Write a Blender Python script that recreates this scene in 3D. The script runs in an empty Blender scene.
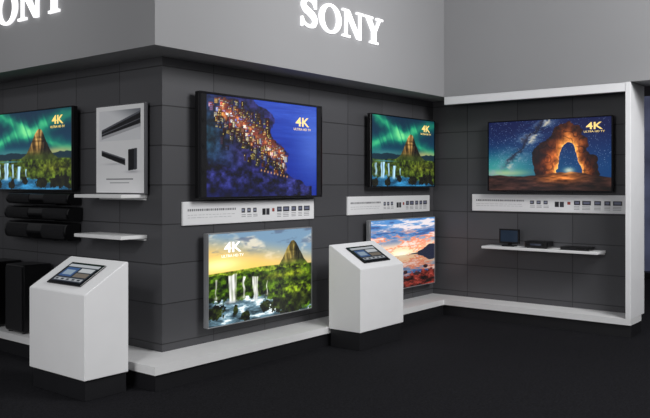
import bpy, bmesh, math, random
import numpy as np
from mathutils import Matrix, Vector, Euler
random.seed(4)
sc = bpy.context.scene
sc.view_settings.view_transform = 'Standard'
COL = sc.collection
FZ = 0.07   # floor level

# ---------------------------------------------------------------- materials
def new_mat(name):
    m = bpy.data.materials.new(name); m.use_nodes = True
    nt = m.node_tree
    return m, nt, nt.nodes['Principled BSDF']

def lin(c):
    return tuple((x/255.0)**2.2 for x in c)

def pmat(name, rgb, rough=0.5, metal=0.0, var=0.06, scale=6.0, bump=0.0, bscale=80.0, spec=0.5):
    m, nt, b = new_mat(name)
    c = lin(rgb)
    tc = nt.nodes.new('ShaderNodeTexCoord')
    n = nt.nodes.new('ShaderNodeTexNoise'); n.inputs['Scale'].default_value = scale; n.inputs['Detail'].default_value = 3
    nt.links.new(tc.outputs['Object'], n.inputs['Vector'])
    r = nt.nodes.new('ShaderNodeValToRGB')
    r.color_ramp.elements[0].position = 0.3; r.color_ramp.elements[1].position = 0.7
    r.color_ramp.elements[0].color = tuple(x*(1-var) for x in c)+(1,)
    r.color_ramp.elements[1].color = tuple(min(1, x*(1+var)) for x in c)+(1,)
    nt.links.new(n.outputs['Fac'], r.inputs['Fac'])
    nt.links.new(r.outputs['Color'], b.inputs['Base Color'])
    b.inputs['Roughness'].default_value = rough
    b.inputs['Metallic'].default_value = metal
    b.inputs['Specular IOR Level'].default_value = spec
    if bump > 0:
        n2 = nt.nodes.new('ShaderNodeTexNoise'); n2.inputs['Scale'].default_value = bscale
        nt.links.new(tc.outputs['Object'], n2.inputs['Vector'])
        bp = nt.nodes.new('ShaderNodeBump'); bp.inputs['Strength'].default_value = bump
        bp.inputs['Distance'].default_value = 0.01
        nt.links.new(n2.outputs['Fac'], bp.inputs['Height'])
        nt.links.new(bp.outputs['Normal'], b.inputs['Normal'])
    return m

def emat(name, rgb, strength):
    m, nt, b = new_mat(name)
    c = lin(rgb)+(1,)
    b.inputs['Base Color'].default_value = (.4, .4, .4, 1)
    b.inputs['Emission Color'].default_value = c
    b.inputs['Emission Strength'].default_value = strength
    return m

def attr_emit(name, strength, base=0.02, rough=0.25):
    m, nt, b = new_mat(name)
    a = nt.nodes.new('ShaderNodeAttribute'); a.attribute_name = 'paint'
    b.inputs['Base Color'].default_value = (base, base, base, 1)
    b.inputs['Roughness'].default_value = rough
    nt.links.new(a.outputs['Color'], b.inputs['Emission Color'])
    b.inputs['Emission Strength'].default_value = strength
    return m

def attr_print(name):
    m, nt, b = new_mat(name)
    a = nt.nodes.new('ShaderNodeAttribute'); a.attribute_name = 'paint'
    nt.links.new(a.outputs['Color'], b.inputs['Base Color'])
    b.inputs['Roughness'].default_value = 0.5
    return m

def tile_mat(name, rgb, w=0.62, h=0.31):
    m, nt, b = new_mat(name)
    tc = nt.nodes.new('ShaderNodeTexCoord')
    s = nt.nodes.new('ShaderNodeSeparateXYZ'); nt.links.new(tc.outputs['Object'], s.inputs[0])
    ad = nt.nodes.new('ShaderNodeMath'); ad.operation = 'ADD'
    nt.links.new(s.outputs['X'], ad.inputs[0]); nt.links.new(s.outputs['Y'], ad.inputs[1])
    cb = nt.nodes.new('ShaderNodeCombineXYZ')
    nt.links.new(ad.outputs[0], cb.inputs['X']); nt.links.new(s.outputs['Z'], cb.inputs['Y'])
    br = nt.nodes.new('ShaderNodeTexBrick')
    br.offset = 0.0; br.squash = 1.0
    nt.links.new(cb.outputs[0], br.inputs['Vector'])
    br.inputs['Scale'].default_value = 1.0
    br.inputs['Brick Width'].default_value = w
    br.inputs['Row Height'].default_value = h
    br.inputs['Mortar Size'].default_value = 0.005
    br.inputs['Mortar Smooth'].default_value = 0.3
    br.inputs['Bias'].default_value = 0.0
    c = lin(rgb)
    br.inputs['Color1'].default_value = tuple(x*0.92 for x in c)+(1,)
    br.inputs['Color2'].default_value = tuple(x*1.08 for x in c)+(1,)
    br.inputs['Mortar'].default_value = tuple(x*0.4 for x in c)+(1,)
    nt.links.new(br.outputs['Color'], b.inputs['Base Color'])
    b.inputs['Roughness'].default_value = 0.45
    b.inputs['Specular IOR Level'].default_value = 0.4
    bp = nt.nodes.new('ShaderNodeBump'); bp.inputs['Strength'].default_value = 0.5; bp.inputs['Distance'].default_value = 0.01
    bp.invert = True
    nt.links.new(br.outputs['Fac'], bp.inputs['Height']); nt.links.new(bp.outputs['Normal'], b.inputs['Normal'])
    return m

M_tile = tile_mat('charcoal_tile', (82, 82, 85))
M_fascia = pmat('grey_fascia_paint', (158, 158, 160), 0.6, var=0.02, scale=1.0)
M_carpet = pmat('black_carpet', (36, 36, 39), 0.95, var=0.35, scale=60, bump=0.5, bscale=200, spec=0.1)
M_deck = pmat('white_laminate', (246, 246, 246), 0.35, var=0.02)
M_plinth = pmat('dark_plinth', (32, 32, 35), 0.5)
M_white = pmat('white_kiosk_laminate', (250, 250, 251), 0.4, var=0.012)
M_black = pmat('black_plastic', (16, 16, 18), 0.3)
M_bezel = pmat('gloss_black_bezel', (22, 22, 26), 0.15)
M_silver = pmat('silver_bezel', (185, 187, 190), 0.3, metal=0.6)
M_grille = pmat('speaker_grille_cloth', (26, 26, 30), 0.8, bump=0.8, bscale=300)
M_metal = pmat('dark_bracket_metal', (60, 60, 64), 0.4, metal=0.8)
M_post = pmat('light_grey_panel', (248, 248, 250), 0.5, var=0.02)
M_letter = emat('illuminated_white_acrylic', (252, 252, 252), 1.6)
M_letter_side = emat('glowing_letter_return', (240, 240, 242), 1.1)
M_gold = emat('gold_screen_graphic', (250, 208, 80), 1.0)
M_pale = emat('pale_screen_graphic', (255, 255, 250), 1.15)
M_screen = attr_emit('display_panel_picture', 1.15)
M_print = attr_print('printed_sheet_ink')

# ---------------------------------------------------------------- geometry helpers
def link(o): COL.objects.link(o); return o

def mesh_obj(name, bm, mats, parent=None, smooth=False):
    me = bpy.data.meshes.new(name); bmesh.ops.recalc_face_normals(bm, faces=bm.faces)
    bm.to_mesh(me); bm.free()
    for m in (mats if isinstance(mats, (list, tuple)) else [mats]): me.materials.append(m)
    if smooth:
        for p in me.polygons: p.use_smooth = True
    o = bpy.data.objects.new(name, me); link(o)
    if parent: o.parent = parent
    return o

def add_box(bm, x0, x1, y0, y1, z0, z1, bev=0.0, seg=2):
    r = bmesh.ops.create_cube(bm, size=1.0)
    vs = r['verts']
    for v in vs:
        v.co = Vector((x0+(v.co.x+.5)*(x1-x0), y0+(v.co.y+.5)*(y1-y0), z0+(v.co.z+.5)*(z1-z0)))
    if bev > 0:
        es = list({e for v in vs for e in v.link_edges})
        bmesh.ops.bevel(bm, geom=es, offset=bev, segments=seg, profile=0.5, affect='EDGES')

def box(name, x0, x1, y0, y1, z0, z1, mat, parent=None, bev=0.0, seg=2):
    bm = bmesh.new(); add_box(bm, x0, x1, y0, y1, z0, z1, bev, seg)
    return mesh_obj(name, bm, mat, parent)

def add_prism(bm, pts, f, d0, d1):
    a = [bm.verts.new(f(p[0], p[1], d0)) for p in pts]
    b = [bm.verts.new(f(p[0], p[1], d1)) for p in pts]
    bm.faces.new(a); fr = bm.faces.new(b[::-1])
    n = len(pts)
    for i in range(n):
        bm.faces.new((a[i], a[(i+1) % n], b[(i+1) % n], b[i]))
    return fr

def empty(name, loc, rotz=0.0, label=None, cat=None, group=None, rot=None):
    o = bpy.data.objects.new(name, None); link(o)
    o.empty_display_size = 0.1
    o.location = loc
    o.rotation_euler = rot if rot else (0, 0, rotz)
    if label: o['label'] = label
    if cat: o['category'] = cat
    if group: o['group'] = group
    return o

def struct(o, label=None):
    o['kind'] = 'structure'
    if label: o['label'] = label
    return o

def cyl(bm, p, r, h, axis='Y', seg=24):
    m = Matrix.Translation(p)
    if axis == 'Y': m = m @ Matrix.Rotation(math.pi/2, 4, 'X')
    if axis == 'X': m = m @ Matrix.Rotation(math.pi/2, 4, 'Y')
    bmesh.ops.create_cone(bm, cap_ends=True, segments=seg, radius1=r, radius2=r, depth=h, matrix=m)

# ---------------------------------------------------------------- painting helpers
def vnoise(u, v, fu, fv, seed):
    rs = np.random.RandomState(seed)
    nu, nv = int(fu)+3, int(fv)+3
    g = rs.rand(nv, nu)
    x = np.clip(u, 0, 1)*fu; y = np.clip(v, 0, 1)*fv
    xi = x.astype(int); yi = y.astype(int)
    fx = x-xi; fy = y-yi
    fx = fx*fx*(3-2*fx); fy = fy*fy*(3-2*fy)
    return (g[yi, xi]*(1-fx)+g[yi, xi+1]*fx)*(1-fy)+(g[yi+1, xi]*(1-fx)+g[yi+1, xi+1]*fx)*fy

def fbm(u, v, fu, fv, seed, octv=4):
    t = 0; a = .5; s = 0
    for i in range(octv):
        t = t+a*vnoise(u, v, fu*2**i, fv*2**i, seed+i); s += a; a *= .6
    return t/s

def C(*c): return np.array(c, float)/255.0
def mix(a, b, m):
    m = np.clip(m, 0, 1)[..., None]
    return a*(1-m)+b*m
def ss(x, a, b):
    t = np.clip((x-a)/(b-a), 0, 1); return t*t*(3-2*t)
def gauss(u, v, cu, cv, su, sv): return np.exp(-((u-cu)/su)**2-((v-cv)/sv)**2)
def UV(nx, ny): return np.meshgrid(np.linspace(0, 1, nx), np.linspace(0, 1, ny))
def grade(img, k=1.18, sat=1.15):
    g = img.mean(-1, keepdims=True)
    img = g+(img-g)*sat
    return np.clip(.45+(img-.45)*k, 0, 1)

def falls(img, u, v, u0, u1, vb, vt, seed, col=(225, 238, 250)):
    jit = .016*(vnoise(u*0+.3, v, 3, 14, seed)-.5)+.03*(vt-v)*np.sign(u-(u0+u1)/2)
    uu = u+jit
    streak = vnoise(u, v, 110, 4, seed+7)*.6+.4*vnoise(u, v, 50, 12, seed+3)
    lip = vt+.02*(vnoise(u, v*0, 30, 1, seed+20)-.5)
    edge = ss(uu, u0-.004, u0+.004)*(1-ss(uu, u1-.004, u1+.004))*ss(v, vb-.03, vb+.03)*(1-ss(v-lip, -.008, .004))
    img = mix(img, C(*col)*(0.6+0.55*streak[..., None]), edge*(.6+.6*streak))
    return mix(img, C(*col), gauss(u, v, (u0+u1)/2, vb, (u1-u0)*.6+.01, .02)*.5)

def mountain(img, u, v, cu, base, h, w, seed, lit=(150, 122, 76), dark=(48, 42, 36), foot=(86, 100, 44)):
    d = np.abs(u-cu)/w
    n = fbm(u, v, 16, 12, seed)
    prof = base+h*(.74*np.exp(-(d/.62)**2.0)+.26*np.exp(-(d/1.35)**1.6))-.03
    top = prof+.035*(n-.5)
    m = ss(top-v, 0, .006)
    warp = u+.10*(v-base)*np.sign(cu-u)+.02*(fbm(u, v, 5, 5, seed+9)-.5)
    ridg = vnoise(warp, v, 46, 4, seed+4)*.6+.4*vnoise(warp, v, 90, 9, seed+5)
    strata = .75+.5*vnoise(u, v, 5, 44, seed+2)
    side = ss(cu+.03+.03*(n-.5)*4-u, -.03, .05)
    rock = (C(*dark)*(1-side[..., None])+C(*lit)*side[..., None])*((.25+1.35*ridg)*strata)[..., None]
    rel = (v-base)/h
    rock = mix(rock, C(*foot)*(.4+1.0*n[..., None]), 1-ss(rel, .10, .38))
    return mix(img, rock, m)

def paint_aurora(nx, ny):
    u, v = UV(nx, ny)
    n = fbm(u, v, 4, 3, 11)
    img = mix(C(14, 60, 80)+0*u[..., None], C(6, 48, 66), ss(v, .4, 1))
    band = np.exp(-((v-(.60+.38*u+.18*(n-.5)))/.10)**2)+.85*np.exp(-((v-(1.02-.52*u+.2*(n-.5)))/.08)**2)
    ray = .35+.75*vnoise(u+v*.35, v, 46, 2, 5)
    img = mix(img, C(44, 150, 112), band*ray)
    img = mix(img, C(120, 205, 140), np.clip(band-.7, 0, 1)*ray*1.2)
    img = mix(img, C(196, 180, 116), gauss(u, v, .82, .47, .30, .06)*.7)
    img = mix(img, C(110, 160, 150), gauss(u, v, .2, .47, .3, .06)*.5)
    rid = .44+.07*fbm(u, v*0, 7, 1, 21)
    img = mix(img, C(30, 50, 60), ss(rid-v, 0, .01))
    img = mountain(img, u, v, .60, .36, .44, .20, 8, lit=(128, 102, 64), dark=(34, 30, 28), foot=(62, 72, 38))
    g = ss(.39+.05*(fbm(u, v, 6, 2, 9)-.5)-v, 0, .012)
    t2 = fbm(u, v, 28, 20, 44)
    img = mix(img, C(70, 84, 34)*np.clip(-.2+2.1*t2, 0, 2)[..., None], g)
    img = mix(img, C(112, 116, 50)*np.clip(-.2+2.0*t2, 0, 2)[..., None], gauss(u, v, .80, .28, .22, .08)*.7)
    img = mix(img, C(80, 140, 170), gauss(u, v, .20, .36, .14, .010)*.8)
    river = ss(.15-.10*ss(u, .45, .9)-v+.14*(t2-.5), 0, .03)
    img = mix(img, C(54, 112, 148)*(.2+1.3*fbm(u, v, 10, 22, 71)[..., None]), river)
    for a, b, lo, hi, s in ((.05, .08, .17, .33, 1), (.13, .19, .13, .35, 2), (.24, .265, .16, .33, 3), (.31, .36, .12, .30, 4), (.42, .435, .14, .26, 5)):
        img = falls(img, u, v, a, b, lo, hi, s, (176, 214, 238))
    for cu, cv, r in ((.23, .06, .05), (.42, .10, .04), (.62, .08, .09), (.85, .10, .14), (.05, .05, .06)):
        img = mix(img, C(34, 36, 24)*(.3+1.2*t2[..., None]), (gauss(u, v, cu, cv, r, .05+.3*r) > .45+.9*(t2-.5))*1.0)
    return grade(img, 1.12, 1.08)

def paint_town(nx, ny):
    u, v = UV(nx, ny)
    n = fbm(u, v, 10, 8, 7); n2 = fbm(u, v, 22, 18, 77)
    img = mix(C(30, 52, 140)+0*u[..., None], C(70, 102, 200), ss(v, .2, 1)*.8)
    img = mix(img, C(24, 42, 122), fbm(u, v, 5, 34, 4)*.7)
    img = mix(img, C(110, 140, 216), gauss(u, v, .98, .55, .2, .4)*.5)
    edge = .44+.40*(1-v)**.9+.10*(n-.5)+.04*np.sin(v*17)
    land = ss(edge-u, 0, .010)
    hill = mix(C(44, 46, 100)*(.05+1.6*n2[..., None]), C(30, 54, 66)*(.1+1.7*n2[..., None]), gauss(u, v, .02, .6, .22, .4))
    hill = mix(hill, C(70, 60, 104)*(.1+1.4*n2[..., None]), gauss(u, v, .36, .62, .2, .3)*.8)
    img = mix(img, hill, land)
    rs = random.Random(21)
    pal = [(236, 140, 84), (240, 196, 130), (206, 92, 84), (244, 232, 214), (244, 236, 224), (190, 150, 200), (250, 216, 140),
           (170, 90, 84), (160, 170, 226), (226, 160, 130), (128, 132, 210), (220, 224, 244), (140, 156, 220)]
    ph = []
    for i in range(520):
        t = rs.random()
        cu = .12+.58*t+rs.gauss(0, .045); cv = .92-.52*t**.85+rs.gauss(0, .105)
        if cu < .03 or cv > .97 or cv < .27: continue
        e = .44+.40*(1-cv)**.9+.04*math.sin(cv*17)
        if cu > e-.02: continue
        ph.append((cv, cu))
    ph.sort(reverse=True)
    for cv, cu in ph:
        w = rs.uniform(.008, .017); h = rs.uniform(.030, .060)
        dim = .42+.62*math.exp(-((cv-(.92-.52*max(0, (cu-.12)/.58)**.85))/.10)**2)
        c = C(*rs.choice(pal))*rs.uniform(.55, 1.05)*dim
        i0, i1 = max(0, int((cu-w)*nx)), int((cu+w)*nx)+1; j0, j1 = max(0, int((cv-h)*ny)), int((cv+h*.2)*ny)+1
        im = i0+max(1, int((i1-i0)*.68))
        img[j0:j1, i0:im] = c
        img[j0:j1, im:i1] = c*.45
        img[j1-2:j1, i0:i1] = C(150, 84, 72)*.75*dim
        for k in range(i0+1, im-1, 3):
            for j in range(j0+2, j1-3, 4):
                img[j:j+2, k] = C(255, 220, 120) if rs.random() < .45 else c*.28
    for i in range(24):
        t = rs.random(); cu = .12+.58*t; cv = .84-.50*t+rs.gauss(0, .07)
        img = img+gauss(u, v, cu, cv, .012, .02)[..., None]*C(255, 165, 70)*.35
    rock = ss(.34-.22*u+.14*(n-.5)-v, 0, .012)*(u < .95)
    img = mix(img, C(40, 42, 84)*np.clip(-.4+2.6*n2, 0, 2)[..., None], rock)
    for i in range(9):
        img = mix(img, C(244, 180, 110), gauss(u, v, .46+.03*i, .27-.008*i, .006, .012)*.85)
    img = mix(img, C(14, 20, 56), gauss(u, v, .2, 0, .5, .10)*.6)
    return grade(img, 1.12, 1.05)

def paint_arch(nx, ny):
    u, v = UV(nx, ny)
    img = mix(C(18, 62, 104)+0*u[..., None], C(10, 30, 70), ss(v, .3, 1))
    img = mix(img, C(64, 150, 138), gauss(u, v, .10, .34, .34, .20)*.8)
    img = mix(img, C(180, 190, 126), gauss(u, v, .14, .25, .20, .05)*.7)
    d = (u-.24)*.80-(v-.55)*.42
    n = fbm(u, v, 14, 14, 61)
    mw = np.exp(-(d/.085)**2)
    img = mix(img, C(130, 140, 160), mw*(.05+.85*ss(n, .3, .75)))
    img = mix(img, C(34, 34, 48), np.exp(-((d+.12*(n-.5))/.018)**2)*.8*ss(v, .25, .5))
    img = mix(img, C(214, 200, 164), np.exp(-((d-.035)/.02)**2)*ss(n, .48, .7)*.7)
    rs = np.random.RandomState(2)
    st = rs.rand(ny, nx); stars = (st > .985)*(.3+.6*rs.rand(ny, nx))
    img = mix(img, C(205, 220, 255), stars*ss(v, .25, .4)*.8)
    rn = fbm(u, v, 9, 9, 5)
    th = np.arctan2(v-.25, (u-.63)*1.7)
    du = (u-.635-.02*(rn-.5)); dv = (v-.20)
    wob = 1+.10*np.sin(th*5+1)+.22*(rn-.5)
    outer = (np.abs(du)/(.25*wob))**2.4+(np.abs(dv)/(.70*wob))**2.2 < 1
    iu = (u-.675); iv = (v-.28)
    wob2 = 1+.12*np.sin(th*4+2)+.25*(rn-.5)
    ir = (np.abs(iu)/(.095*wob2))**2+(np.abs(iv)/(.34*wob2))**2
    leg = outer & (ir >= 1) & (v > .12)
    tex = fbm(u+.04*rn, v, 26, 12, 50); crack = ss(np.abs(vnoise(u, v, 22, 9, 90)-.5), 0, .06)
    lit = 1.15*np.exp(-(np.sqrt(ir)-1)/.45)+.55*gauss(u, v, .53, .38, .07, .25)+.22
    rock = mix(C(176, 92, 48)+0*u[..., None], C(245, 165, 84), np.exp(-(np.sqrt(ir)-1)/.25))*np.clip(lit*(.15+1.4*tex)*(.6+.4*crack), 0, 1.2)[..., None]
    img = np.where(leg[..., None], rock, img)
    g = ss(.21+.09*(fbm(u, v, 5, 2, 19)-.5)+.06*gauss(u, v, .60, 0, .2, 5)-v, 0, .015)
    gt = fbm(u, v, 10, 30, 23)
    ground = mix(C(58, 40, 36)+0*u[..., None], C(205, 120, 60), gauss(u, v, .60, .18, .18, .07))*(.1+1.5*gt[..., None])
    img = mix(img, ground, g)
    img = img+gauss(u, v, .675, .28, .04, .04)[..., None]*C(255, 200, 110)*.6
    return grade(np.clip(img, 0, 1), 1.12, 1.0)

def paint_falls(nx, ny):
    u, v = UV(nx, ny)
    n = fbm(u, v, 5, 7, 15)
    img = mix(C(240, 196, 110)+0*u[..., None], C(120, 146, 168), ss(v+.25*u, .70, 1.05))
    img = mix(img, C(236, 222, 196), ss(n, .48, .70)*ss(v, .6, .75)*.7)
    img = mix(img, C(96, 108, 128), ss(fbm(u, v, 6, 14, 80), .50, .68)*ss(v, .70, .88)*.8)
    img = mix(img, C(255, 240, 170), gauss(u, v, .10, .66, .18, .07))
    img = mountain(img, u, v, .80, .52, .38, .17, 28, lit=(126, 112, 66), dark=(50, 50, 38), foot=(100, 118, 46))
    t = fbm(u, v, 34, 24, 33)
    img = mix(img, C(118, 136, 46)*np.clip(-.2+2.1*t, 0, 2)[..., None], ss(.60-.05*np.abs(u-.5)+.02*(n-.5)-v, 0, .012))
    img = mix(img, C(240, 214, 130), gauss(u, v, .20, .59, .18, .012)*.8)
    cl = ss(.55+.07*(fbm(u, v, 9, 2, 70)-.5)-v, 0, .010)
    g2 = fbm(u, v, 30, 24, 60)
    img = mix(img, C(56, 76, 22)*np.clip(-.5+2.8*g2, 0, 2.2)[..., None], cl)
    img = mix(img, C(160, 170, 54)*np.clip(-.2+2.1*t, 0, 2)[..., None], gauss(u, v, .75, .47, .25, .05)*.75)
    riv = ss(.27-.25*ss(u, .42, .85)-v+.16*(t-.5), 0, .02)
    rt = fbm(u+.3*v, v, 12, 26, 62)
    img = mix(img, C(120, 150, 165)*np.clip(-.1+1.8*rt, 0, 2)[..., None], riv)
    img = mix(img, C(240, 242, 238), ss(rt, .56, .74)*riv*.85)
    for a, b, lo, hi, s in ((.06, .075, .30, .50, 1), (.17, .245, .24, .54, 3), (.30, .325, .27, .51, 4), (.395, .45, .22, .49, 6), (.53, .54, .26, .42, 7)):
        img = falls(img, u, v, a, b, lo, hi, s+10, (252, 252, 248))
    for cu, cv, r in ((.06, .14, .10), (.33, .06, .05), (.52, .13, .06), (.66, .12, .12), (.88, .14, .16), (.24, .14, .03), (.78, .02, .14)):
        img = mix(img, C(50, 58, 28)*np.clip(-.5+2.6*t, 0, 2.2)[..., None], (gauss(u, v, cu, cv, r, .05+.35*r) > .45+.9*(t-.5))*1.0)
    img = mix(img, C(116, 132, 40)*np.clip(-.4+2.5*g2, 0, 2)[..., None], gauss(u, v, .84, .28, .22, .10)*.85)
    return grade(np.clip(img, 0, 1), 1.12, 1.08)

def paint_lake(nx, ny):
    u, v = UV(nx, ny)
    vv = np.where(v > .48, (v-.48)/.52, (.48-v)/.48)
    rip = .02*(vnoise(u, v, 6, 60, 3)-.5)*(v < .48)
    ang = (u-.45)/(vv+.35)+.5
    n = fbm(np.clip(ang*.5+.25+rip*3, 0, 1), vv, 9, 11, 31, 5)
    img = mix(C(250, 208, 170)+0*u[..., None], C(92, 138, 190), ss(vv, .15, .6))
    img = mix(img, C(230, 136, 104), ss(n, .44, .54)*(1-ss(vv, .45, .85))*.9)
    img = mix(img, C(250, 228, 220), ss(n, .55, .68)*.8)
    img = mix(img, C(66, 86, 132), (1-ss(n, .34, .46))*ss(vv, .2, .6)*.85)
    img = mix(img, C(255, 246, 214), gauss(u, v, .45, .50, .16, .05))
    img = img*np.where(v > .48, 1, .78)[..., None]
    isl = .012+.07*gauss(u, v*0, .08, 0, .14, 9)+.10*gauss(u, v*0, .95, 0, .14, 9)+.03*fbm(u, v*0, 20, 1, 5)*(np.abs(u-.5) > .22)
    img = mix(img, C(40, 44, 60), ss(isl-np.abs(v-.48), 0, .01)*ss(np.abs(u-.45), .12, .2))
    r2 = fbm(u, v, 16, 28, 55)
    sh = ss(.17+.16*(r2-.5)+.16*np.abs(u-.5)-v, 0, .015)
    img = mix(img, C(104, 46, 40)*np.clip(-.5+2.6*r2, 0, 2)[..., None], sh)
    for cu, cv, r in ((.30, .19, .05), (.52, .22, .035), (.70, .18, .06), (.85, .27, .04), (.14, .27, .03)):
        img = mix(img, C(62, 44, 48)*(.2+1.4*r2[..., None]), (gauss(u, v, cu, cv, r, .03) > .45+.6*(r2-.5))*1.0)
    return grade(np.clip(img, 0, 1), 1.1, 1.05)

def paint_strip(nx, ny, seed):
    u, v = UV(nx, ny); rs = random.Random(seed)
    img = C(250, 250, 251)+0*u[..., None]
    def r(u0, u1, v0, v1, c): img[max(0, int(v0*ny)):int(v1*ny)+1, int(u0*nx):int(u1*nx)+1] = C(*c)
    x = .03
    while x < .36:
        w = rs.uniform(.003, .009); r(x, x+w, .60, .69, (110, 110, 114)); x += w+.007
    for row in (.42, .30):
        x = .03
        while x < .33:
            w = rs.uniform(.01, .03); r(x, x+w, row, row+.01, (170, 170, 172)); x += w+.008
    for cx in (.40, .445, .49):
        r(cx, cx+.024, .46, .66, (58, 58, 64)); r(cx+.004, cx+.018, .52, .60, (150, 155, 175))
        for q in (.34, .26): r(cx, cx+.03, q, q+.01, (165, 165, 168))
    r(.56, .585, .30, .60, (40, 40, 44)); r(.592, .615, .30, .60, (60, 60, 66)); r(.64, .655, .46, .60, (160, 70, 60))
    for cx, cw in ((.68, .035), (.73, .05), (.80, .04), (.86, .035), (.91, .05)):
        r(cx, cx+cw, .44, .68, (44, 44, 52)); r(cx+.007, cx+cw-.007, .50, .62, (120, 124, 146))
        for q in (.34, .26, .18): r(cx, cx+cw*.9, q, q+.01, (165, 165, 168))
    return img

def paint_poster(nx, ny):
    u, v = UV(nx, ny)
    img = C(252, 252, 253)+0*u[..., None]
    top = (u > .07) & (u < .93) & (v > .60) & (v < .95)
    img = np.where(top[..., None], mix(C(236, 237, 240)+0*u[..., None], C(120, 124, 132), ss(u*.35+v, 1.0, 1.3)), img)
    c = .655+.20*u; th = .022+.042*u
    bar = top & (np.abs(v-c) < th) & (u > .12)
    img = np.where(bar[..., None], mix(C(18, 18, 22)+0*u[..., None], C(70, 72, 80), vnoise(u, v, 60, 3, 2)*.4), img)
    img = np.where((top & (u > .12) & (v-c >= th) & (v-c < th+.022))[..., None], C(96, 98, 106), img)
    img = np.where((top & (u > .12) & (np.abs(v-c+th*.1) < .004))[..., None], C(120, 122, 130), img)
    img = mix(img, C(160, 160, 166), ((top & (v < c-th) & (v > c-th-.035) & (u > .12))*1.0)*.6)
    c2 = .46-.22*(u-.1)
    bar2 = (u > .12) & (u < .62) & (np.abs(v-c2) < .026+.012*u)
    img = np.where(bar2[..., None], C(22, 22, 26), img)
    img = np.where(((u > .12) & (u < .62) & (v-c2 > .02+.012*u) & (v-c2 < .036+.012*u))[..., None], C(104, 106, 114), img)
    sk = .08*(u-.78)
    sub = (u > .68) & (u < .86) & (v > .26+sk) & (v < .50+sk)
    img = np.where(sub[..., None], C(30, 30, 34), img)
    img = np.where(((u > .80) & (u < .86) & (v > .26+sk) & (v < .50+sk))[..., None], C(70, 72, 78), img)
    img = mix(img, C(190, 190, 196), gauss(u, v, .77, .24, .12, .015)*.8)
    img = mix(img, C(190, 190, 196), gauss(u, v, .40, .33, .2, .012)*.5)
    img = np.where(((u > .22) & (u < .78) & (v > .150) & (v < .162))[..., None], C(120, 120, 124), img)
    img = np.where(((u > .30) & (u < .70) & (v > .110) & (v < .120))[..., None], C(160, 160, 164), img)
    return img

def paint_tablet(nx, ny):
    u, v = UV(nx, ny)
    img = C(40, 46, 58)+0*u[..., None]
    def r(u0, u1, v0, v1, c): img[int(v0*ny):int(v1*ny), int(u0*nx):int(u1*nx)] = C(*c)
    r(0, 1, .86, 1, (190, 194, 200))
    r(.05, .46, .30, .80, (60, 90, 140)); r(.10, .40, .40, .68, (150, 170, 190))
    r(.52, .95, .58, .80, (200, 204, 208)); r(.52, .95, .30, .52, (120, 110, 100))
    r(.05, .95, .08, .22, (176, 180, 186))
    for k in range(5): r(.08+.18*k, .17+.18*k, .11, .19, (50, 56, 66))
    return img

def picture(name, w, h, nx, ny, img, mat, parent, off=(0, 0, 0), flat=False):
    us, vs = np.meshgrid(np.linspace(-w/2, w/2, nx), np.linspace(-h/2, h/2, ny))
    co = np.zeros((nx*ny, 3))
    co[:, 0] = us.ravel()+off[0]
    if flat:
        co[:, 1] = vs.ravel()+off[1]; co[:, 2] = off[2]
    else:
        co[:, 1] = off[1]; co[:, 2] = vs.ravel()+off[2]
    i = np.arange(nx-1); j = np.arange(ny-1)
    I, J = np.meshgrid(i, j); a = (J*nx+I).ravel()
    f = np.stack([a, a+1, a+1+nx, a+nx], 1)
    me = bpy.data.meshes.new(name)
    me.from_pydata(co.tolist(), [], f.tolist())
    at = me.color_attributes.new('paint', 'FLOAT_COLOR', 'POINT')
    c = np.ones((nx*ny, 4), np.float32); c[:, :3] = np.clip(img.reshape(-1, 3), 0, 1)**2.2
    at.data.foreach_set('color', c.ravel())
    me.materials.append(mat); me.update()
    o = bpy.data.objects.new(name, me); link(o); o.parent = parent
    return o

def text_mesh(name, body, size, mat, parent, loc, extrude=0.0005, xs=1.0, bold=0.0):
    cu = bpy.data.curves.new(name, 'FONT'); cu.body = body; cu.size = size; cu.extrude = extrude
    cu.align_x = 'CENTER'; cu.align_y = 'CENTER'; cu.offset = bold
    t = bpy.data.objects.new('tmp', cu); link(t)
    bpy.context.view_layer.update()
    dg = bpy.context.evaluated_depsgraph_get()
    me = bpy.data.meshes.new_from_object(t.evaluated_get(dg))
    bpy.data.objects.remove(t)
    me.transform(Matrix.Translation(loc) @ Matrix.Rotation(math.pi/2, 4, 'X') @ Matrix.Diagonal((xs, 1, 1, 1)))
    me.materials.clear(); me.materials.append(mat); me.name = name
    o = bpy.data.objects.new(name, me); link(o); o.parent = parent
    return o

# ---------------------------------------------------------------- setting
W = 0.35; L = 4.10; YE = -2.05; YL = 3.6; ZH = 2.55; ZT = 4.15
struct(box('floor', -14, 16, -14, 14, FZ-0.05, FZ, M_carpet), 'black exhibition carpet floor')
struct(box('wall_back', 15.8, 16, -14, 14, FZ, 7, pmat('hall_wall_dark', (52, 50, 56), .9)), 'dark distant hall wall')
struct(box('wall_main', W, L+W+.1, W, W+.1, FZ, ZH, M_tile), 'charcoal tiled display wall')
struct(box('wall_left', W, W+.1, W+.1, YL, FZ, ZH, M_tile), 'charcoal tiled side wall')
struct(box('wall_right', L+W, L+W+.1, YE+.05, W, FZ, ZH, M_tile), 'charcoal tiled return wall')

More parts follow.
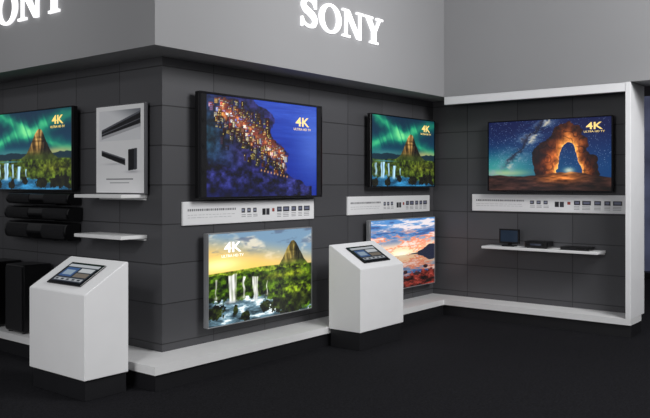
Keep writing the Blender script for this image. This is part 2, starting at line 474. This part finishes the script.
def footprint(inset=0.0, back=0.0):
    i = inset
    return [(i, i), (L+i, i), (L+i, YE), (L+W+back, YE), (L+W+back, W), (W, W), (W, YL), (i, YL)]
F3 = lambda x, y, d: Vector((x, y, d))
plat = empty('display_platform', (0, 0, 0), 0, 'low white-topped display platform with dark plinth along tiled walls', 'platform')
bm = bmesh.new(); add_prism(bm, footprint(), F3, .19, .25); mesh_obj('deck', bm, M_deck, plat)
bm = bmesh.new(); add_prism(bm, footprint(.02), F3, FZ, .19); o = mesh_obj('plinth', bm, M_plinth, plat); o['label'] = 'dark recessed plinth'
def fascia(n, pts):
    bm = bmesh.new(); add_prism(bm, pts, F3, ZH, ZT); return struct(mesh_obj('trim_%d' % n, bm, M_fascia), 'light grey painted fascia above tiled wall')
fascia(1, [(0, 0), (W+.1, W+.1), (W+.1, YL), (0, YL)])
fascia(2, [(0, 0), (L, 0), (L+W+.1, W+.1), (W+.1, W+.1)])
fascia(3, [(L, 0), (L, -3.0), (L+W+.1, -3.0), (L+W+.1, W+.1)])
struct(box('trim_4', L, L+W+.1, YE, YE+.05, .25, ZH, M_post, bev=.004), 'white end panel of the tiled wall')
struct(box('trim_5', L+.004, L+.05, YE+.05, .0, 2.46, ZH, M_post, bev=.003), 'white rail under the fascia joining the end panel')

# ---------------------------------------------------------------- raised lettering
def catmull(pts, n=10):
    out = []
    P = [pts[0]]+pts+[pts[-1]]
    for i in range(1, len(P)-2):
        for k in range(n):
            t = k/n
            out.append(tuple(.5*((2*P[i][j])+(-P[i-1][j]+P[i+1][j])*t+(2*P[i-1][j]-5*P[i][j]+4*P[i+1][j]-P[i+2][j])*t*t
                       + (-P[i-1][j]+3*P[i][j]-3*P[i+1][j]+P[i+2][j])*t**3) for j in range(3)))
    out.append(tuple(pts[-1])); return out

def strip_polys(path):
    L2, R2 = [], []
    for i, p in enumerate(path):
        a = path[max(0, i-1)]; b = path[min(len(path)-1, i+1)]
        d = Vector((b[0]-a[0], b[1]-a[1])).normalized(); n = Vector((-d.y, d.x))*p[2]
        L2.append((p[0]+n.x, p[1]+n.y)); R2.append((p[0]-n.x, p[1]-n.y))
    return [[L2[i], L2[i+1], R2[i+1], R2[i]] for i in range(len(path)-1)]

def rc(x0, x1, y0, y1): return [(x0, y0), (x1, y0), (x1, y1), (x0, y1)]
def letter_polys(ch):
    if ch == 'S':
        path = catmull([(.81, .70, .03), (.72, .86, .035), (.50, .95, .05), (.28, .90, .08), (.18, .75, .105), (.29, .61, .12),
                        (.49, .52, .12), (.70, .41, .12), (.79, .26, .105), (.70, .10, .08), (.47, .05, .05), (.24, .13, .035), (.12, .30, .03)])
        return strip_polys(path)+[rc(.79, .86, .67, 1.0), rc(.07, .14, 0, .33)], .95
    if ch == 'O':
        n = 48; out = []
        for i in range(n):
            a, b = 2*math.pi*i/n, 2*math.pi*(i+1)/n
            o = lambda t: (.61+.61*math.cos(t), .5+.52*math.sin(t)); q = lambda t: (.61+.365*math.cos(t), .5+.43*math.sin(t))
            out.append([q(a), o(a), o(b), q(b)])
        return out, 1.22
    if ch == 'N':
        return [rc(0, .38, .92, 1), rc(0, .46, 0, .08), rc(.18, .28, .08, .92), [(.15, .94), (.42, .97), (1.12, .0), (.90, .0)],
                rc(1.02, 1.12, .0, .92), rc(.85, 1.28, .92, 1)], 1.28
    if ch == 'Y':
        return [rc(0, .52, .92, 1), rc(.75, 1.18, .92, 1), [(.10, .94), (.39, .94), (.73, .44), (.47, .44)],
                [(.89, .94), (1.03, .94), (.73, .44), (.62, .44)], rc(.47, .73, .07, .46), rc(.33, .87, 0, .08)], 1.18

def sign(loc, rotz, h, label):
    root = empty('illuminated_lettering', loc, rotz, label, 'sign', 'illuminated fascia lettering')
    x = 0
    for ch in 'SONY':
        polys, w = letter_polys(ch)
        bm = bmesh.new()
        for k, p in enumerate(polys):
            pts = [(x+a*h, b*h) for a, b in p]
            fr = add_prism(bm, pts, lambda X, Z, d: Vector((X, d, Z)), -0.001, -0.022)
            fr.material_index = 1
        mesh_obj('letter', bm, [M_letter_side, M_letter], root)
        x += w*h+.08*h
    return x
sign((1.57, 0, 2.945), 0, .262, 'glowing white raised serif capital letters on the long grey fascia')
sign((0, 2.47, 2.955), -math.pi/2, .28, 'glowing white raised serif capital letters on the side grey fascia')

# ---------------------------------------------------------------- televisions
def television(loc, rotz, w, h, painter, label, bezel=M_bezel, bz=.018, side=0.0, txt=None, gap=.05):
    r = empty('television', loc, rotz, label, 'television', 'wall-mounted televisions')
    bm = bmesh.new(); add_box(bm, -w/2, w/2, .004, .05, -h/2, h/2, .006)
    mesh_obj('casing', bm, M_black if bezel is not M_silver else M_silver, r)
    bm = bmesh.new()
    iw, ih = w/2-bz-side, h/2-bz
    add_box(bm, -w/2, w/2, -.006, .004, ih, h/2, .003); add_box(bm, -w/2, w/2, -.006, .004, -h/2, -ih, .003)
    add_box(bm, -w/2, -w/2+bz, -.006, .004, -ih, ih); add_box(bm, w/2-bz, w/2, -.006, .004, -ih, ih)
    mesh_obj('bezel', bm, bezel, r)
    if side > 0:
        for s in (-1, 1):
            bm = bmesh.new(); a, b = sorted((s*(w/2-bz), s*(iw)))
            add_box(bm, a, b, -.005, .004, -ih, ih, .002)
            for k in (-.5, 0, .5):
                cyl(bm, Vector(((a+b)/2, -.006, k*ih)), .024, .006)
                cyl(bm, Vector(((a+b)/2, -.010, k*ih)), .010, .006)
            mesh_obj('speaker_panel', bm, M_grille, r)
    picture('screen', 2*iw, 2*ih, 352, 198, painter(352, 198), M_screen, r, (0, .002, 0))
    bm = bmesh.new(); add_box(bm, -.2, .2, .05, .05+gap, -.12, .12, .004)
    add_box(bm, -.22, -.17, .05, .05+gap*.6, -.2, .2); add_box(bm, .17, .22, .05, .05+gap*.6, -.2, .2)
    mesh_obj('wall_bracket', bm, M_metal, r)
    if txt:
        tx, tz, s, small, mt = txt
        text_mesh('screen_graphic', '4K', s, mt, r, Vector((tx*iw, -.001, tz*ih)), xs=1.4, bold=.002)
        if small: text_mesh('screen_graphic', small, s*.27, mt, r, Vector((tx*iw, -.001, tz*ih-s*.56)), xs=1.25)
    return r

television((1.42, .25, 1.87), 0, 1.56, .87, paint_town, 'large black television with side speakers showing a lit coastal town', side=.06,
           txt=(.70, .62, .115, 'ULTRA HD TV', M_gold))
television((3.67, .25, 1.915), 0, 1.30, .78, paint_aurora, 'black television showing green northern lights over a pointed mountain', bz=.012,
           txt=(.70, .74, .105, 'ULTRA HD TV', M_gold))
television((1.39, .25, .77), 0, 1.32, .77, paint_falls, 'silver-framed television showing waterfalls and a mountain at sunrise', bezel=M_silver, bz=.008,
           txt=(-.58, .68, .12, 'ULTRA HD TV', M_pale))
television((3.66, .25, .79), 0, 1.32, .78, paint_lake, 'silver-framed television showing a sunset sky mirrored in a lake', bezel=M_silver, bz=.008)
television((L+W-.10, -1.11, 1.87), -math.pi/2, 1.38, .78, paint_arch, 'black television showing a lit rock arch beneath the night sky', bz=.012,
           txt=(.74, .76, .10, 'ULTRA HD TV', M_gold))
television((W-.10, 2.07, 1.865), -math.pi/2, 1.32, .73, paint_aurora, 'black television showing green northern lights beside a white poster board', bz=.012,
           txt=(.66, .72, .105, 'ULTRA HD TV', M_gold))

# ---------------------------------------------------------------- information strips
def info(loc, rotz, w, h, seed):
    r = empty('information_panel', loc, rotz, 'long white printed information strip below a television', 'sign', 'printed information strips')
    box('backing_board', -w/2, w/2, 0, .018, -h/2, h/2, M_white, r, bev=.003)
    picture('printed_sheet', w-.012, h-.012, 420, 60, paint_strip(420, 60, seed), M_print, r, (0, -.001, 0))
info((1.36, W-.02, 1.32), 0, 1.64, .19, 1)
info((3.53, W-.02, 1.335), 0, 1.62, .19, 2)
info((L+W-.02, -1.06, 1.35), -math.pi/2, 1.76, .19, 3)

# ---------------------------------------------------------------- kiosks
M_screen2 = attr_emit('tablet_panel_picture', .7)
KW, KD = .70, .36
def kiosk(cx, cy, rotz, label, zb):
    r = empty('display_kiosk', (cx, cy, FZ), rotz, label, 'kiosk', 'white demonstration kiosks')
    zl, zh = .80, 1.0
    bm = bmesh.new()
    prof = [(-KD/2, zb-FZ), (KD/2, zb-FZ), (KD/2, zh-FZ), (KD/2-.02, zh-FZ), (-KD/2, zl-FZ)]
    add_prism(bm, prof, lambda y, z, d: Vector((d, y, z)), -KW/2, KW/2)
    bmesh.ops.bevel(bm, geom=list(bm.edges), offset=.004, segments=2, affect='EDGES')
    mesh_obj('body', bm, M_white, r)
    o = box('plinth', -KW/2+.02, KW/2-.02, -KD/2+.02, KD/2-.005, 0, zb-FZ, M_plinth, r, bev=.003)
    o['label'] = 'dark recessed plinth'
    tilt = math.atan2(zh-zl, KD-.02)
    base = Matrix.Translation((cx, cy, 0)) @ Matrix.Rotation(rotz, 4, 'Z')
    yc = -.012
    zc = zl+(yc+KD/2)*(zh-zl)/(KD-.02)
    M = base @ Matrix.Translation((0.0, yc, zc)) @ Matrix.Rotation(tilt, 4, 'X')
    t = empty('tablet_computer', M.to_translation(), 0, 'black-framed tablet lying on the sloped top of a white kiosk', 'tablet', 'kiosk tablets', rot=M.to_euler())
    tw, th = .42, .25
    box('frame', -tw/2, tw/2, -th/2, th/2, .001, .013, M_bezel, t, bev=.004)
    picture('screen', tw-.05, th-.05, 120, 72, paint_tablet(120, 72), M_screen2, t, (0, 0, .0145), flat=True)
    bm = bmesh.new(); cyl(bm, Vector((tw/2-.012, 0, .0137)), .006, .001, 'Z'); mesh_obj('home_button', bm, M_metal, t)
kiosk(2.335, -.186, 0, 'white laminate kiosk with sloped top beside the long wall', .235)
kiosk(-.28, .52, -math.pi/2, 'white laminate kiosk with sloped top near the platform corner', .215)

# ---------------------------------------------------------------- side wall shelves and poster
def shelf(x0, x1, y0, y1, z, label, th=.028):
    r = empty('wall_shelf', ((x0+x1)/2, (y0+y1)/2, z), 0, label, 'shelf', 'white wall shelves')
    hx, hy = (x1-x0)/2, (y1-y0)/2
    box('shelf_board', -hx, hx, -hy, hy, -th, 0, M_deck, r, bev=.004)
    box('wall_rail', hx-.015, hx, -hy+.01, hy-.01, -th-.018, -th, M_deck, r, bev=.002)
    return r
shelf(.10, W, .53, 1.16, 1.475, 'white wall shelf holding a poster board')
shelf(.10, W, .53, 1.16, 1.155, 'empty white wall shelf')
r = empty('poster_board', (W-.06, .81, 1.84), -math.pi/2, 'white board in a dark frame with pictures of a black soundbar', 'poster')
box('frame', -.325, .325, 0, .03, -.363, .363, pmat('grey_poster_frame', (90, 90, 94), .4), r, bev=.004)
picture('printed_sheet', .63, .706, 200, 224, paint_poster(200, 224), M_print, r, (0, -.001, 0))

# soundbars
for zc, hh, dd, ln in ((1.43, .10, .10, 1.02), (1.30, .115, .11, 1.05), (1.145, .15, .12, 1.0)):
    r = empty('soundbar', (W, 1.92, zc), -math.pi/2, 'long rounded black soundbar on a wall bracket', 'soundbar', 'black soundbars on the side wall')
    bm = bmesh.new()
    prof = [(-.02, -hh/2)]
    for k in range(13):
        a = -math.pi/2-math.pi*k/12
        prof.append((-dd+.045*math.cos(a)*1.0, hh/2*math.sin(a)))
    prof.append((-.02, hh/2))
    add_prism(bm, prof, lambda y, z, d: Vector((d, y, z)), -ln/2, ln/2)
    mesh_obj('body', bm, M_black, r)
    for k in (-1, 1):
        bm = bmesh.new()
        a, b = sorted((k*.12, k*(ln/2-.03)))
        gp = [(-dd+.048*math.cos(t), hh/2*1.03*math.sin(t)) for t in [math.radians(q) for q in range(130, 231, 10)]]
        gp += [(y+.006, z*.98) for y, z in gp[::-1]]
        add_prism(bm, gp, lambda y, z, d: Vector((d, y, z)), a, b)
        mesh_obj('speaker_grille', bm, M_grille, r)
    bm = bmesh.new(); add_box(bm, -.25, .25, -.022, 0, -.03, .03, .002); add_box(bm, -.25, .25, -dd, 0, -hh/2-.008, -hh/2, .002)
    mesh_obj('bracket', bm, M_metal, r)

# subwoofers
for y in (1.98, 2.48):
    r = empty('subwoofer', (.17, y, .25), -math.pi/2, 'tall black subwoofer standing on the platform', 'speaker', 'black subwoofers')
    box('cabinet', -.15, .15, -.13, .14, .012, .60, M_black, r, bev=.012)
    bm = bmesh.new(); add_box(bm, -.135, .135, -.142, -.13, .03, .58, .005); mesh_obj('speaker_grille', bm, M_grille, r)
    for sx in (-.11, .11):
        for sy in (-.1, .1):
            bm = bmesh.new(); cyl(bm, Vector((sx, sy, .006)), .02, .012, 'Z'); mesh_obj('foot', bm, M_black, r)

# return wall shelf + devices
XS = L+W
shelf(XS-.26, XS, -1.70, -.42, .875, 'white wall shelf holding small black devices')
r = empty('media_display', (XS-.12, -.69, .875), -math.pi/2, 'small black framed display standing on the wall shelf', 'display')
bm = bmesh.new(); add_box(bm, -.12, .12, -.01, .012, .03, .19, .004); mesh_obj('casing', bm, M_black, r)
bm = bmesh.new(); add_box(bm, -.10, .10, -.0125, -.010, .05, .175); mesh_obj('screen', bm, pmat('dark_glass', (50, 62, 78), .1), r)
bm = bmesh.new(); add_box(bm, -.07, .07, -.05, .05, 0, .012, .003); add_box(bm, -.02, .02, 0, .02, .01, .05); mesh_obj('stand', bm, M_black, r)
r = empty('media_player', (XS-.12, -1.03, .875), -math.pi/2, 'squat black media player box on the wall shelf', 'media player')
box('casing', -.13, .13, -.09, .09, .006, .075, M_black, r, bev=.012)
bm = bmesh.new(); add_box(bm, -.06, .06, -.094, -.09, .03, .05); mesh_obj('display_window', bm, pmat('player_window', (60, 66, 80), .1), r)
for sx in (-.1, .1):
    bm = bmesh.new(); cyl(bm, Vector((sx, -.06, .003)), .012, .006, 'Z'); mesh_obj('foot', bm, M_black, r)
r = empty('disc_player', (XS-.13, -1.45, .875), -math.pi/2, 'slim black disc player on the wall shelf', 'disc player')
box('casing', -.15, .15, -.09, .09, 0, .035, M_black, r, bev=.006)
bm = bmesh.new(); add_box(bm, -.12, .02, -.093, -.09, .014, .022); mesh_obj('disc_tray', bm, M_metal, r)
bm = bmesh.new(); cyl(bm, Vector((.11, -.093, .019)), .008, .006); mesh_obj('power_button', bm, M_metal, r)

# distant banner beyond the return wall
r = empty('exhibition_banner', (9.2, -1.1, FZ), -math.pi/2, 'pale blue freestanding banner in the hall', 'banner')
box('panel', -.9, .9, 0, .04, .1, 2.9, pmat('banner_print', (150, 158, 200), .6, var=.4, scale=1.5), r, bev=.01)
box('base', -.9, .9, -.15, .2, 0, .1, M_metal, r, bev=.01)

# ---------------------------------------------------------------- lights
def area(name, loc, target, size, energy, color=(1, 1, 1), sy=None):
    l = bpy.data.lights.new(name, 'AREA'); l.energy = energy; l.size = size; l.color = color
    if sy: l.shape = 'RECTANGLE'; l.size_y = sy
    o = bpy.data.objects.new(name, l); link(o); o.location = loc
    o.rotation_euler = (Vector(target)-Vector(loc)).to_track_quat('-Z', 'Y').to_euler()
    return o
def spot(name, loc, target, energy, deg, blend=1.0, r=.15):
    l = bpy.data.lights.new(name, 'SPOT'); l.energy = energy; l.spot_size = math.radians(deg); l.spot_blend = blend
    l.shadow_soft_size = r
    o = bpy.data.objects.new(name, l); link(o); o.location = loc
    o.rotation_euler = (Vector(target)-Vector(loc)).to_track_quat('-Z', 'Y').to_euler()
    return o
area('hall_and_fill_light', (1.8, -4.6, 4.2), (1.9, 0.3, 1.3), 2.0, 170)
area('hall_and_fill_light', (-4.6, -1.6, 2.7), (-.3, 0.5, .6), 1.6, 78)  # added low fill out of view to brighten the left kiosk, no hall fixture
spot('added_fascia_spot', (2.0, -2.6, 3.6), (2.1, 0, 2.95), 75, 75)  # added unseen spot, makes the brighter gradient around the main lettering
spot('added_fascia_spot', (-2.4, 1.9, 3.6), (0, 1.9, 3.0), 45, 70)  # same kind of added spot for the side fascia lettering
spot('added_kiosk_spot', (-.9, -4.0, 3.6), (2.3, -.3, .65), 170, 22, .8)  # extra key added out of view to whiten the kiosk by the long wall
spot('added_kiosk_spot', (-3.9, -2.2, 3.3), (-.3, .5, .6), 150, 24, .8)  # extra key added out of view to whiten the corner kiosk
spot('end_panel_light', (2.4, -5.2, 4.2), (4.3, -1.9, 1.3), 190, 34, 1.0)
w = bpy.data.worlds.new('World'); sc.world = w; w.use_nodes = True
w.node_tree.nodes['Background'].inputs[0].default_value = (.95, .96, 1, 1)
w.node_tree.nodes['Background'].inputs[1].default_value = .18

# ---------------------------------------------------------------- camera
cam = bpy.data.cameras.new('Camera'); co = bpy.data.objects.new('Camera', cam); link(co)
co.location = (-3.446, -4.307, 1.55)
co.rotation_euler = (math.pi/2, 0, math.radians(-51.34))
cam.lens = 756/650*36; cam.sensor_width = 36; cam.shift_y = -24/650
sc.camera = co
